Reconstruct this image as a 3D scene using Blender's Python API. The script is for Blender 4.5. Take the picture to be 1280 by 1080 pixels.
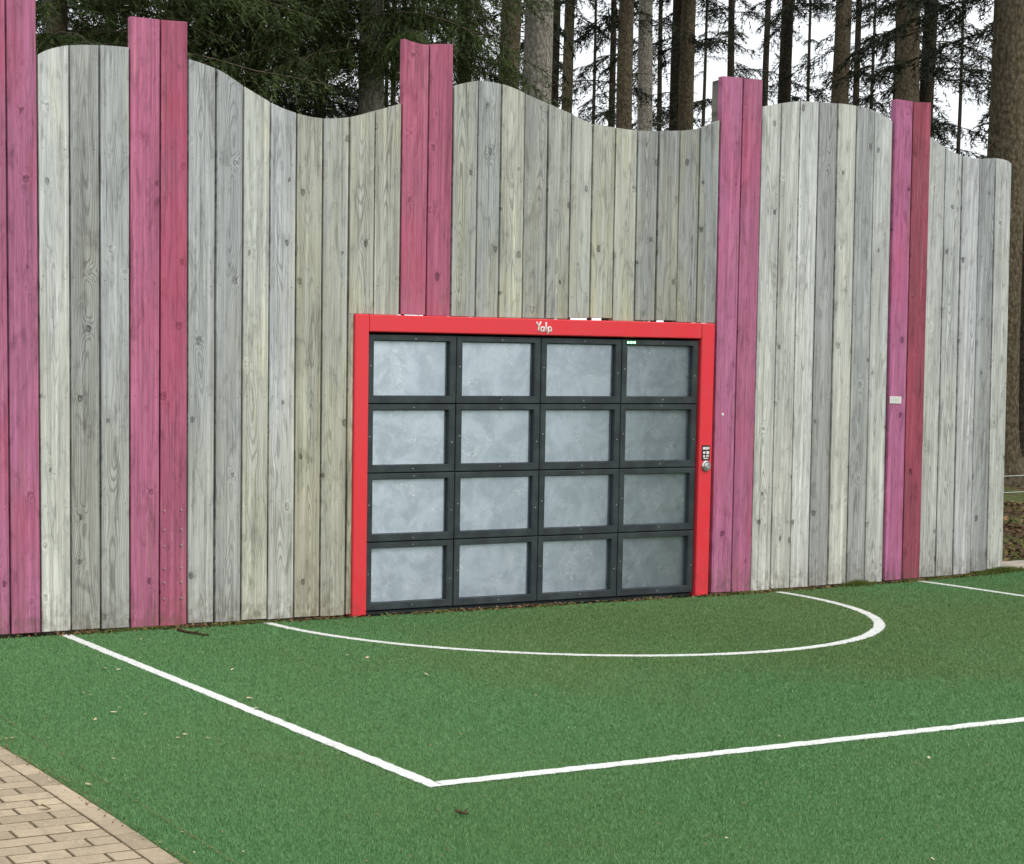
import bpy, math, random
import numpy as np
from mathutils import Vector

# ------------------------------------------------------------------ clear
for o in list(bpy.data.objects):
    bpy.data.objects.remove(o)
SC = bpy.context.scene
COL = SC.collection
random.seed(7)
RNG = np.random.default_rng(11)

# ------------------------------------------------------------------ camera
F, CX, CY = 1915.57, 168.41, 644.43             # focal length / principal point in photo pixels (1280 x 1080)
CAM = np.array([-6.612, -8.7114, 1.3893])
YAW, PITCH = 0.3896, -0.0714
cd = bpy.data.cameras.new('camera')
cam = bpy.data.objects.new('camera', cd)
COL.objects.link(cam)
cd.sensor_fit = 'HORIZONTAL'
cd.sensor_width = 36.0
cd.lens = F / 1280 * 36.0
cd.shift_x = (640 - CX) / 1280
cd.shift_y = (CY - 540) / 1280
cd.clip_start = 0.05
cd.clip_end = 1500
cam.location = CAM
cam.rotation_euler = (math.pi / 2 + PITCH, 0, -YAW)
SC.camera = cam

# ------------------------------------------------------------------ sky, sun, exposure
SUN_EL, SUN_AZ = math.radians(47), math.radians(158)     # azimuth clockwise from +Y
w = bpy.data.worlds.new('World')
SC.world = w
w.use_nodes = True
nt = w.node_tree
nt.nodes.clear()
sky = nt.nodes.new('ShaderNodeTexSky')
sky.sky_type = 'NISHITA'
sky.sun_disc = False
sky.sun_elevation = SUN_EL
sky.sun_rotation = SUN_AZ
sky.dust_density = 4.0
sky.air_density = 1.0
ov = nt.nodes.new('ShaderNodeMix')
ov.data_type = 'RGBA'
ov.inputs[0].default_value = 0.80                # overcast: an even white cloud layer in front of the blue
ov.inputs[7].default_value = (9.2, 9.5, 9.7, 1)
bg = nt.nodes.new('ShaderNodeBackground')
bg.inputs['Strength'].default_value = 0.12
wo = nt.nodes.new('ShaderNodeOutputWorld')
nt.links.new(sky.outputs[0], ov.inputs[6])
nt.links.new(ov.outputs[2], bg.inputs['Color'])
nt.links.new(bg.outputs[0], wo.inputs['Surface'])
sd = bpy.data.lights.new('sun', 'SUN')
sd.energy = 1.3
sd.angle = math.radians(28)
sd.color = (1.0, 0.97, 0.93)
sun = bpy.data.objects.new('sun', sd)
COL.objects.link(sun)
sv = Vector((math.sin(SUN_AZ) * math.cos(SUN_EL), math.cos(SUN_AZ) * math.cos(SUN_EL), math.sin(SUN_EL)))
sun.rotation_euler = (-sv).to_track_quat('-Z', 'Y').to_euler()
sun.location = sv * 40
SC.view_settings.view_transform = 'Standard'
SC.view_settings.look = 'None'
SC.view_settings.gamma = 1.0
SC.view_settings.exposure = 0.35
SC.view_settings.use_curve_mapping = False
SC.render.engine = 'CYCLES'
SC.render.resolution_x, SC.render.resolution_y = 1024, 864

# ------------------------------------------------------------------ photo pixel -> place
FW = np.array([math.sin(YAW) * math.cos(PITCH), math.cos(YAW) * math.cos(PITCH), math.sin(PITCH)])
RT = np.array([math.cos(YAW), -math.sin(YAW), 0.0])
UP = np.cross(RT, FW)
def ray(x, y): return FW + RT * (x - CX) / F - UP * (y - CY) / F
def on_ground(x, y, z=0.0):
    d = ray(x, y); return CAM + d * ((z - CAM[2]) / d[2])
def on_plane(x, y, Y):
    d = ray(x, y); return CAM + d * ((Y - CAM[1]) / d[1])

# ------------------------------------------------------------------ mesh helpers
class MB:
    def __init__(s): s.v = []; s.f = []; s.n = 0
    def add(s, v, f):
        v = np.asarray(v, float).reshape(-1, 3)
        s.v.append(v); s.f += [tuple(i + s.n for i in q) for q in f]; s.n += len(v)
    def box(s, a, b):
        x0, y0, z0 = a; x1, y1, z1 = b
        s.add([(x0,y0,z0),(x1,y0,z0),(x1,y1,z0),(x0,y1,z0),(x0,y0,z1),(x1,y0,z1),(x1,y1,z1),(x0,y1,z1)],
              [(0,3,2,1),(4,5,6,7),(0,1,5,4),(1,2,6,5),(2,3,7,6),(3,0,4,7)])
    def cbox(s, a, b, c=0.004):
        """box with chamfered edges on all sides"""
        a = np.array(a, float); b = np.array(b, float)
        vs = []; idx = {}
        for i in range(8):
            p = np.array([b[k] if (i >> k) & 1 else a[k] for k in range(3)])
            sgn = np.array([-1 if (i >> k) & 1 else 1 for k in range(3)])
            for k in range(3):
                q = p + sgn * c; q[k] = p[k]
                idx[i, k] = len(vs); vs.append(q)
        fs = []
        for k in range(3):
            u, v_ = (k + 1) % 3, (k + 2) % 3
            for sgn in (0, 1):
                base = sgn << k
                q = [idx[base, k], idx[base | (1 << u), k], idx[base | (1 << u) | (1 << v_), k], idx[base | (1 << v_), k]]
                fs.append(tuple(q if sgn else q[::-1]))
        for k in range(3):
            u, v_ = (k + 1) % 3, (k + 2) % 3
            for su in (0, 1):
                for sv_ in (0, 1):
                    i0 = (su << u) | (sv_ << v_); i1 = i0 | (1 << k)
                    q = [idx[i0, u], idx[i1, u], idx[i1, v_], idx[i0, v_]]
                    fs.append(tuple(q if su != sv_ else q[::-1]))
        for i in range(8):
            q = [idx[i, 0], idx[i, 1], idx[i, 2]]
            par = bin(i).count('1') % 2
            fs.append(tuple(q if par else q[::-1]))
        s.add(vs, fs)
    def tube(s, pts, rad, n=6, cap=True):
        pts = np.asarray(pts, float); m = len(pts)
        rad = np.broadcast_to(np.asarray(rad, float), (m,))
        t = np.gradient(pts, axis=0); t /= np.linalg.norm(t, axis=1)[:, None] + 1e-12
        ref = np.array([0, 0, 1.0]) if abs(t[0, 2]) < .9 else np.array([1.0, 0, 0])
        a = np.cross(t, ref); a /= np.linalg.norm(a, axis=1)[:, None] + 1e-12
        b = np.cross(t, a)
        ang = np.arange(n) * 2 * math.pi / n
        V = pts[:, None] + rad[:, None, None] * (np.cos(ang)[None, :, None] * a[:, None] + np.sin(ang)[None, :, None] * b[:, None])
        fs = []
        for i in range(m - 1):
            for j in range(n):
                k = (j + 1) % n
                fs.append((i*n+j, i*n+k, (i+1)*n+k, (i+1)*n+j))
        if cap:
            fs.append(tuple(range(n))[::-1]); fs.append(tuple((m-1)*n+j for j in range(n)))
        s.add(V.reshape(-1, 3), fs)
    def disc(s, c, r, depth, n=16, axis=1):
        """short cylinder facing -Y"""
        a = np.arange(n) * 2 * math.pi / n
        ch = min(r * .2, depth * .5)
        rings = [(r, 0), (r, -(depth - ch)), (r - ch, -depth)]
        V = []
        for rr, dy in rings:
            V += [(c[0] + rr * math.cos(t), c[1] + dy, c[2] + rr * math.sin(t)) for t in a]
        fs = []
        for i in range(2):
            for j in range(n):
                k = (j + 1) % n
                fs.append((i*n+j, i*n+k, (i+1)*n+k, (i+1)*n+j))
        fs.append(tuple(2*n+j for j in range(n)))
        s.add(V, fs)
    def mesh(s, name):
        me = bpy.data.meshes.new(name)
        me.from_pydata(np.concatenate(s.v).tolist(), [], s.f)
        me.update(); return me

def tri_mesh(name, V, ntri):
    """V: (ntri*3,3) loose triangles"""
    me = bpy.data.meshes.new(name)
    me.vertices.add(ntri * 3); me.loops.add(ntri * 3); me.polygons.add(ntri)
    me.vertices.foreach_set('co', np.asarray(V, np.float32).ravel())
    me.loops.foreach_set('vertex_index', np.arange(ntri * 3, dtype=np.int32))
    me.polygons.foreach_set('loop_start', np.arange(ntri, dtype=np.int32) * 3)
    me.polygons.foreach_set('loop_total', np.full(ntri, 3, np.int32))
    me.update(); me.validate(); return me

def obj(name, me, mat, parent=None, loc=(0, 0, 0), rot=(0, 0, 0), smooth=False, **props):
    if isinstance(me, MB): me = me.mesh(name)
    if mat is not None and not me.materials: me.materials.append(mat)
    if smooth:
        me.polygons.foreach_set('use_smooth', [True] * len(me.polygons))
    o = bpy.data.objects.new(name, me)
    COL.objects.link(o)
    o.location = loc; o.rotation_euler = rot
    if parent is not None: o.parent = parent
    for k, v in props.items(): o[k] = v
    return o
def thing(name, label, cat, loc=(0, 0, 0), rot=(0, 0, 0), group=None):
    o = bpy.data.objects.new(name, None); COL.objects.link(o)
    o.empty_display_size = .2
    o.location = loc; o.rotation_euler = rot; o['label'] = label; o['category'] = cat
    if group: o['group'] = group
    return o

# ------------------------------------------------------------------ materials
def lin(c):
    return tuple((x / 255 / 12.92) if x / 255 <= .04045 else ((x / 255 + .055) / 1.055) ** 2.4 for x in c)

class G:
    """tiny node-graph helper"""
    def __init__(s, name):
        s.m = bpy.data.materials.new(name); s.m.use_nodes = True
        s.t = s.m.node_tree; s.t.nodes.clear()
        s.out = s.t.nodes.new('ShaderNodeOutputMaterial')
    def set(s, sock, v):
        if isinstance(v, bpy.types.NodeSocket): s.t.links.new(v, sock)
        elif isinstance(v, (tuple, list)) and sock.type == 'RGBA': sock.default_value = tuple(v)[:3] + (1,)
        else: sock.default_value = v
    def math(s, op, a, b=0.0, c=0.0, clamp=False):
        n = s.t.nodes.new('ShaderNodeMath'); n.operation = op; n.use_clamp = clamp
        s.set(n.inputs[0], a); s.set(n.inputs[1], b); s.set(n.inputs[2], c); return n.outputs[0]
    def add(s, a, b): return s.math('ADD', a, b)
    def sub(s, a, b): return s.math('SUBTRACT', a, b)
    def mul(s, a, b): return s.math('MULTIPLY', a, b)
    def ramp(s, v, a, b, c=0.0, d=1.0, smooth=True):
        n = s.t.nodes.new('ShaderNodeMapRange'); n.interpolation_type = 'SMOOTHSTEP' if smooth else 'LINEAR'
        s.set(n.inputs[0], v)
        for i, k in enumerate((a, b, c, d)): s.set(n.inputs[i + 1], k)
        return n.outputs[0]
    def xyz(s, x, y, z):
        n = s.t.nodes.new('ShaderNodeCombineXYZ')
        s.set(n.inputs[0], x); s.set(n.inputs[1], y); s.set(n.inputs[2], z); return n.outputs[0]
    def sep(s, v):
        n = s.t.nodes.new('ShaderNodeSeparateXYZ'); s.set(n.inputs[0], v); return n.outputs
    def coord(s, kind='Object'): return s.t.nodes.new('ShaderNodeTexCoord').outputs[kind]
    def pos(s): return s.t.nodes.new('ShaderNodeNewGeometry').outputs['Position']
    def info(s): return s.t.nodes.new('ShaderNodeObjectInfo').outputs
    def noise(s, vec, scale=5.0, detail=3.0, rough=.55, dist=0.0, dim='3D'):
        n = s.t.nodes.new('ShaderNodeTexNoise'); n.noise_dimensions = dim
        s.set(n.inputs['Vector'], vec); n.inputs['Scale'].default_value = scale
        n.inputs['Detail'].default_value = detail; n.inputs['Roughness'].default_value = rough
        n.inputs['Distortion'].default_value = dist
        return n.outputs[0]
    def voro(s, vec, scale=5.0, feature='F1', dim='3D', rnd=1.0):
        n = s.t.nodes.new('ShaderNodeTexVoronoi'); n.feature = feature; n.voronoi_dimensions = dim
        s.set(n.inputs['Vector'], vec); n.inputs['Scale'].default_value = scale
        n.inputs['Randomness'].default_value = rnd
        return n.outputs
    def mix(s, f, a, b, mode='MIX'):
        n = s.t.nodes.new('ShaderNodeMix'); n.data_type = 'RGBA'; n.blend_type = mode
        s.set(n.inputs[0], f); s.set(n.inputs[6], a); s.set(n.inputs[7], b); return n.outputs[2]
    def attr(s, name, kind='GEOMETRY'):
        n = s.t.nodes.new('ShaderNodeAttribute'); n.attribute_name = name; n.attribute_type = kind; return n.outputs
    def bump(s, h, strength=.3, dist=.01):
        n = s.t.nodes.new('ShaderNodeBump'); n.inputs['Strength'].default_value = strength
        n.inputs['Distance'].default_value = dist; s.set(n.inputs['Height'], h); return n.outputs[0]
    def bsdf(s, color, rough=.7, metal=0.0, spec=.3, normal=None, **kw):
        n = s.t.nodes.new('ShaderNodeBsdfPrincipled')
        s.set(n.inputs['Base Color'], color); s.set(n.inputs['Roughness'], rough)
        s.set(n.inputs['Metallic'], metal); s.set(n.inputs['Specular IOR Level'], spec)
        if normal is not None: s.set(n.inputs['Normal'], normal)
        for k, v in kw.items(): s.set(n.inputs[k.replace('_', ' ')], v)
        s.t.links.new(n.outputs[0], s.out.inputs['Surface']); s.b = n
        return s.m

def wood_material(name, painted):
    g = G(name)
    P = g.sep(g.coord('Object')); inf = g.info()
    rnd = inf['Random']; tint = inf['Color']
    off = g.mul(rnd, 173.0)
    x, z = P[0], P[2]
    zz = g.add(z, off)
    n1 = g.noise(g.xyz(off, 3.0, g.mul(zz, .45)), 1.0, 2.0)
    n2 = g.noise(g.xyz(off, 9.0, g.mul(zz, .8)), 1.0, 2.0)
    ax = g.mul(g.sub(n1, .5), .30)
    d = g.add(g.mul(n2, .16), -.035)
    # knots
    kx, kz = 6.0, 2.1
    kv = g.xyz(g.add(g.mul(x, kx), g.mul(off, 1.7)), g.mul(zz, kz), 0.0)
    vo = g.voro(kv, 1.0, 'F1', '2D', .9)
    pp = g.sep(vo['Position']); kv_s = g.sep(kv)
    dx = g.math('DIVIDE', g.sub(kv_s[0], pp[0]), kx)
    dz = g.math('DIVIDE', g.sub(kv_s[1], pp[1]), kz)
    wob = g.noise(g.xyz(g.mul(x, 40), off, g.mul(z, 25)), 1.0, 2.0)
    dx = g.add(dx, g.mul(g.sub(wob, .5), .022))
    wob2 = g.noise(g.xyz(g.mul(x, 22), g.add(off, 5.0), g.mul(z, 16)), 1.0, 3.0)
    dz = g.add(dz, g.mul(g.sub(wob2, .5), .05))
    kd = g.math('SQRT', g.add(g.mul(dx, dx), g.mul(g.mul(dz, dz), .55)))
    cr = g.sep(vo['Color'])
    on = g.ramp(cr[0], .36, .44)
    size = g.add(.006, g.mul(cr[1], .010))
    bul = g.mul(g.math('EXPONENT', g.mul(g.math('POWER', g.math('DIVIDE', kd, .035), 2.0), -1.0)), on)
    xx = g.sub(x, ax)
    fine = g.noise(g.xyz(g.mul(x, 30), off, g.mul(zz, 2.0)), 1.0, 3.0)
    R = g.math('SQRT', g.add(g.mul(xx, xx), g.mul(d, d)))
    R = g.add(g.add(R, g.mul(bul, .022)), g.mul(g.sub(fine, .5), .008))
    s_ = g.math('SINE', g.mul(R, 2 * math.pi / .0085))
    lines = g.ramp(s_, .1, .98)
    amp = g.ramp(g.noise(g.xyz(off, g.mul(x, 6), g.mul(zz, .7)), 1.0, 2.0), .36, .62, .12, 1.0)
    fib = g.noise(g.xyz(g.mul(x, 240), off, g.mul(zz, 5.0)), 1.0, 3.0, .6)
    fib2 = g.noise(g.xyz(g.mul(x, 60), off, g.mul(zz, 1.1)), 1.0, 3.0, .6)
    blot = g.noise(g.xyz(g.mul(x, 7), off, g.mul(zz, 1.3)), 1.0, 4.0, .6)
    grime = g.noise(g.xyz(g.mul(x, 18), off, g.mul(zz, 9.0)), 1.0, 5.0, .7)
    knot = g.mul(g.math('SUBTRACT', 1.0, g.ramp(kd, size, g.add(size, .006))), on)
    kring = g.mul(g.mul(g.ramp(kd, g.sub(size, .004), size), g.math('SUBTRACT', 1.0, g.ramp(kd, size, g.add(size, .008)))), on)
    halo = g.mul(g.math('SUBTRACT', 1.0, g.ramp(kd, size, g.add(size, .05))), on)
    v = g.add(g.ramp(fib, .25, .75, .80, 1.20, False), g.ramp(fib2, .3, .7, -.22, .22, False))
    v = g.mul(v, g.ramp(blot, .25, .75, .86, 1.12, False))
    v = g.mul(v, g.sub(1.0, g.mul(g.mul(lines, amp), .12 if painted else .37)))
    v = g.mul(v, g.sub(1.0, g.mul(knot, g.ramp(cr[2], .2, .8, .5, .12))))
    # whorl marks: bark-edged branch stubs cut lengthwise, leaning up and out from the knot
    adx = g.math('ABSOLUTE', dx)
    vl = g.math('ABSOLUTE', g.sub(g.mul(dz, g.add(.5, cr[1])), g.mul(adx, .9)))
    vm = g.mul(g.mul(g.sub(1.0, g.ramp(vl, .0, .017)), g.sub(1.0, g.ramp(adx, .015, .06))), g.mul(g.mul(on, g.ramp(cr[1], .4, .5)), g.ramp(wob2, .40, .62)))
    v = g.mul(v, g.sub(1.0, g.mul(vm, .38)))
    vl2 = g.math('ABSOLUTE', g.sub(g.add(g.mul(dz, g.add(.5, cr[1])), .012), g.mul(adx, .9)))
    vm2 = g.mul(g.mul(g.sub(1.0, g.ramp(vl2, .0, .016)), g.sub(1.0, g.ramp(adx, .02, .055))), g.mul(on, g.ramp(cr[1], .4, .5)))
    v = g.mul(v, g.add(1.0, g.mul(vm2, .16)))
    v = g.mul(v, g.sub(1.0, g.mul(g.mul(kring, g.ramp(wob2, .38, .6)), .5)))
    v = g.mul(v, g.sub(1.0, g.mul(g.mul(halo, g.ramp(fib2, .4, .7)), .25)))
    # pale raised fibre around some of the knots
    pale = g.mul(g.mul(g.math('SUBTRACT', 1.0, g.ramp(kd, g.add(size, .004), g.add(size, .03))), on), g.ramp(cr[2], .5, .6))
    v = g.mul(v, g.add(1.0, g.mul(pale, .22)))
    v = g.mul(v, g.ramp(grime, .54, .80, 1.0, .60))
    smear = g.noise(g.xyz(g.mul(x, 14), g.add(off, 21.0), g.mul(zz, 3.2)), 1.0, 5.0, .65, 1.2)
    v = g.mul(v, g.ramp(smear, .48, .72, 1.0, .64))
    rib = g.noise(g.xyz(g.mul(x, 26), g.add(off, 33.0), g.mul(zz, .25)), 1.0, 2.0, .5)
    v = g.mul(v, g.ramp(rib, .54, .70, 1.0, 1.24))
    # drying checks and rain runs
    ck = g.math('ABSOLUTE', g.sub(g.noise(g.xyz(g.mul(x, 34), g.add(off, 41.0), g.mul(zz, .55)), 1.0, 2.0, .5), .5))
    ckm = g.mul(g.sub(1.0, g.ramp(ck, .0, .012)), g.ramp(g.noise(g.xyz(g.mul(x, 8), g.add(off, 51.0), g.mul(zz, 1.1)), 1.0, 2.0), .54, .62))
    v = g.mul(v, g.sub(1.0, g.mul(ckm, .45)))
    run = g.noise(g.xyz(g.mul(x, 42), g.add(off, 61.0), g.mul(zz, .8)), 1.0, 4.0, .65)
    v = g.mul(v, g.ramp(run, .54, .74, 1.0, .66))
    base = g.mix(1.0, tint, g.xyz(v, v, v), 'MULTIPLY')
    if painted:
        worn = g.noise(g.xyz(g.mul(x, 55), off, g.mul(zz, 2.2)), 1.0, 5.0, .7)
        area = g.noise(g.xyz(g.mul(x, 5), off, g.mul(zz, 1.6)), 1.0, 2.0)
        wm = g.mul(g.ramp(worn, .50, .66), g.ramp(area, .42, .62))
        base = g.mix(g.mul(wm, .75), base, g.mix(1.0, lin((168, 120, 126)), g.xyz(v, v, v), 'MULTIPLY'))
        fade = g.noise(g.xyz(g.mul(x, 3), off, g.mul(zz, .9)), 1.0, 3.0)
        base = g.mix(g.ramp(fade, .45, .75, 0, .30), base, lin((196, 78, 104)))
    else:
        # old wood weathers silver where rain washes it and stays tan with algae towards the ground and over the frame
        tan = g.noise(g.xyz(g.mul(x, 9), off, g.mul(zz, 1.0)), 1.0, 4.0, .6)
        zr = g.ramp(z, .1, 3.0, .36, -.02)
        tm = g.math('MULTIPLY', g.ramp(g.add(tan, zr), .42, .80), inf['Alpha'], clamp=True)
        tcol = g.mix(1.0, base, (1.05, .99, .78), 'MULTIPLY')
        base = g.mix(tm, base, tcol)
    # soil splashed on the foot of the boards
    spl = g.mul(g.math('SUBTRACT', 1.0, g.ramp(z, .02, .30)), g.ramp(g.noise(g.xyz(g.mul(x, 30), off, g.mul(z, 20)), 1.0, 4.0), .35, .7))
    base = g.mix(g.mul(spl, .55), base, lin((98, 88, 66)))
    h = g.add(g.add(g.mul(lines, -.5), g.mul(fib, .8)), g.mul(knot, .6))
    g.bsdf(base, .82, 0, .18, g.bump(h, .35, .0025))
    return g.m

def simple_noise_mat(name, c0, c1, scale, rough=.8, bump=.3, dist=.01, spec=.2, metal=0.0, detail=5):
    g = G(name); p = g.pos()
    n = g.noise(p, scale, detail, .6)
    g.bsdf(g.mix(g.ramp(n, .3, .7), c0, c1), rough, metal, spec, g.bump(n, bump, dist)); return g.m

M = {}
M['wood'] = wood_material('weathered_wood', False)
M['pink'] = wood_material('pink_painted_wood', True)

def turf_mat():
    g = G('turf'); p = g.pos(); s = g.sep(p)
    big = g.noise(p, .8, 4, .6); mid = g.noise(p, 9, 4, .6); fin = g.noise(p, 170, 3, .7)
    c = g.mix(g.ramp(big, .35, .68), lin((62, 106, 58)), lin((80, 108, 60)))
    c = g.mix(g.ramp(mid, .4, .75, 0, .35), c, lin((88, 118, 74)))
    c = g.mix(g.ramp(fin, .3, .75), g.mix(1.0, c, (.55, .55, .55), 'MULTIPLY'), g.mix(1.0, c, (1.3, 1.3, 1.3), 'MULTIPLY'))
    g.bsdf(c, .75, 0, .15, g.bump(fin, .6, .008)); return g.m
def blade_mat(white=False):
    g = G('turf_fibre_white' if white else 'turf_fibre'); p = g.pos()
    a = g.attr('shade')['Fac']
    if white:
        dirt = g.noise(p, 14, 4, .65)
        c = g.mix(a, lin((194, 196, 188)), lin((230, 232, 226)))
        c = g.mix(g.ramp(dirt, .46, .76, 0, .6), c, lin((158, 162, 140)))
    else:
        big = g.noise(p, .7, 4, .6); mid = g.noise(p, 7, 4, .65); s = g.sep(p)
        c = g.mix(a, lin((72, 119, 68)), lin((119, 160, 106)))
        # worn, dusty pile where the game is played, in front of the goal
        wear = g.sub(1.0, g.ramp(g.math('SQRT', g.add(g.math('POWER', g.mul(g.sub(s[0], .8), .55), 2.0), g.math('POWER', g.add(s[1], 1.6), 2.0))), .6, 2.6))
        o = g.mul(g.ramp(g.add(g.mul(big, .8), g.mul(wear, .34)), .36, .78), .75)
        c = g.mix(o, c, g.mix(a, lin((84, 106, 58)), lin((122, 144, 88))))
        c = g.mix(g.ramp(mid, .56, .78, 0, .4), c, g.mix(a, lin((86, 100, 62)), lin((126, 136, 94))))
    g.bsdf(c, .6, 0, .25)
    return g.m
M['turf'] = turf_mat(); M['blade'] = blade_mat(); M['wblade'] = blade_mat(True)
M['line'] = simple_noise_mat('white_line', lin((200, 202, 196)), lin((232, 234, 230)), 60, .8, .5, .004)

def ground_mat():
    g = G('forest_floor'); p = g.pos(); s = g.sep(p)
    a = g.noise(p, 2.2, 6, .65); b = g.noise(p, 22, 5, .7); m = g.noise(p, .9, 4, .6)
    c = g.mix(g.ramp(b, .35, .68), lin((52, 40, 30)), lin((112, 88, 66)))
    c = g.mix(g.ramp(g.add(g.mul(a, .6), g.mul(m, .4)), .48, .58), c, g.mix(g.ramp(b, .3, .7), lin((52, 60, 32)), lin((98, 104, 60))))
    # mown grass on the playground side
    gr = g.mix(g.ramp(b, .3, .7), lin((70, 92, 48)), lin((104, 122, 74)))
    c = g.mix(g.ramp(s[1], -.6, .2), gr, c)
    g.bsdf(c, .9, 0, .1, g.bump(b, .8, .03)); return g.m
M['ground'] = ground_mat()

def brick_mat():
    g = G('paver'); inf = g.info(); p = g.pos()
    n = g.noise(p, 28, 5, .65); f = g.noise(p, 260, 3, .7); st = g.noise(p, 5, 4, .6)
    c = g.mix(inf['Random'], lin((150, 136, 114)), lin((188, 170, 143)))
    c = g.mix(g.ramp(n, .45, .75, 0, .5), c, lin((138, 122, 104)))
    c = g.mix(g.ramp(st, .5, .72, 0, .4), c, lin((122, 114, 94)))
    c = g.mix(g.ramp(f, .50, .72, 0, .6), c, lin((118, 102, 88)))
    c = g.mix(g.ramp(g.noise(p, 75, 4, .7), .55, .7, 0, .5), c, lin((205, 190, 168)))
    g.bsdf(c, .85, 0, .2, g.bump(g.add(f, n), .35, .003)); return g.m
M['brick'] = brick_mat()
M['joint'] = simple_noise_mat('joint_sand', lin((66, 56, 43)), lin((110, 96, 74)), 60, .95, .5, .01)
M['soil'] = simple_noise_mat('shade_dark_soil', lin((30, 25, 19)), lin((66, 54, 40)), 40, .95, .8, .01)  # earth tone with the shade of the board gap put into it
M['path'] = simple_noise_mat('path_slab', lin((150, 140, 126)), lin((190, 180, 164)), 12, .9, .4, .008)

def red_mat():
    g = G('red_coated_steel'); p = g.pos()
    n = g.noise(p, 6, 5, .6); f = g.noise(p, 90, 3, .6)
    c = g.mix(g.ramp(n, .4, .75, 0, .35), lin((222, 52, 62)), lin((206, 58, 66)))
    c = g.mix(g.ramp(f, .66, .8, 0, .5), c, lin((170, 60, 60)))
    s = g.sep(p)
    sc = g.math('ABSOLUTE', g.sub(g.noise(g.xyz(g.mul(s[0], 9), s[1], g.mul(s[2], 9)), 3.0, 2, .5, 1.0), .5))
    scm = g.mul(g.sub(1.0, g.ramp(sc, .0, .008)), g.ramp(n, .5, .6))
    c = g.mix(g.mul(scm, .5), c, lin((196, 96, 96)))
    dirt = g.mul(g.sub(1.0, g.ramp(s[2], .0, .35)), g.ramp(g.noise(p, 14, 5, .7), .4, .72))
    c = g.mix(g.mul(dirt, .5), c, lin((128, 60, 50)))
    g.bsdf(c, g.ramp(n, .3, .7, .34, .55), 0, .45, g.bump(g.add(g.mul(n, .6), f), .05, .003)); return g.m
M['red'] = red_mat()
def slate_mat():
    g = G('slate_panel_frame'); p = g.pos(); s = g.sep(p)
    n = g.noise(p, 8, 5, .6); f = g.noise(p, 130, 4, .75); sc = g.noise(g.xyz(g.mul(s[0], 25), s[1], g.mul(s[2], 160)), 1.0, 3, .6)
    c = g.mix(g.ramp(n, .35, .7), lin((44, 50, 53)), lin((58, 66, 68)))
    c = g.mix(g.ramp(f, .60, .78, 0, .55), c, lin((92, 104, 98)))
    c = g.mix(g.ramp(sc, .66, .8, 0, .35), c, lin((108, 116, 116)))
    g.bsdf(c, g.ramp(n, .3, .7, .5, .68), 0, .3, g.bump(f, .15, .002)); return g.m
M['slate'] = slate_mat()
def pane_mat():
    g = G('scuffed_polycarbonate'); p = g.pos(); inf = g.info(); s = g.sep(p)
    q = g.xyz(s[0], g.mul(inf['Random'], 40), s[2])
    n = g.noise(q, 5.5, 6, .65, .6); n2 = g.noise(q, 16, 5, .7)
    # curved ball scuffs
    w1 = g.math('ABSOLUTE', g.sub(g.noise(q, 11, 2, .5, .8), .5)); w2 = g.math('ABSOLUTE', g.sub(g.noise(g.xyz(g.add(s[0], 7), g.mul(inf['Random'], 60), s[2]), 17, 2, .5, 1.2), .5))
    msk = g.ramp(g.noise(q, 7, 3, .6), .5, .64)
    sc = g.mul(g.math('MAXIMUM', g.sub(1.0, g.ramp(w1, .003, .012)), g.sub(1.0, g.ramp(w2, .002, .010))), msk)
    n3 = g.noise(q, 45, 4, .7)
    # short straight and arced scratches at two scales
    w3 = g.math('ABSOLUTE', g.sub(g.noise(g.xyz(g.add(s[0], 3), g.mul(inf['Random'], 77), s[2]), 34, 1, .5, 1.5), .5))
    sc3 = g.mul(g.sub(1.0, g.ramp(w3, .002, .012)), g.ramp(g.noise(q, 13, 3, .6), .5, .62))
    sc = g.math('MAXIMUM', sc, g.mul(sc3, .8))
    c = g.mix(g.ramp(n, .38, .64), (.46, .53, .61), (.60, .68, .77))
    c = g.mix(g.ramp(n2, .45, .78, 0, .4), c, (.76, .83, .90))
    c = g.mix(g.ramp(n3, .52, .75, 0, .35), c, (.44, .50, .56))
    c = g.mix(g.mul(sc, .7), c, (.95, .96, .97))
    rough = g.add(g.ramp(n2, .3, .7, .27, .33), g.mul(sc, .15))
    tan_ = g.t.nodes.new('ShaderNodeCombineXYZ'); tan_.inputs[0].default_value = 1.0
    g.bsdf(c, rough, .92, .5, g.bump(n2, .010, .004), Anisotropic=.99, Anisotropic_Rotation=ANI, Tangent=tan_.outputs[0]); return g.m
ANI = 0.25
M['pane'] = pane_mat()
def plain(name, c, rough=.5, metal=0.0, spec=.4, em=None):
    g = G(name); p = g.pos(); n = g.noise(p, 60, 3)
    g.bsdf(g.mix(g.ramp(n, .3, .7), c, tuple(x * .85 for x in c)), rough, metal, spec)
    if em:
        g.b.inputs['Emission Color'].default_value = tuple(em) + (1,); g.b.inputs['Emission Strength'].default_value = 6.0
    return g.m
M['steel'] = plain('steel', (.62, .62, .62), .3, .9)
M['screw'] = plain('screw_head', (.5, .5, .48), .35, .8)
M['rust'] = plain('dark_screw', (.07, .06, .05), .7)
M['white'] = plain('white_print', (.82, .80, .78), .6)
M['black'] = plain('black_plate', (.02, .02, .022), .4)
M['led'] = plain('green_led', (.1, .5, .15), .3, em=(.25, 1.0, .35))
M['ledoff'] = plain('led_bezel', (.01, .05, .02), .4)
M['light_block_box'] = plain('light_block_box', (.03, .033, .035), .7)

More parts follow.
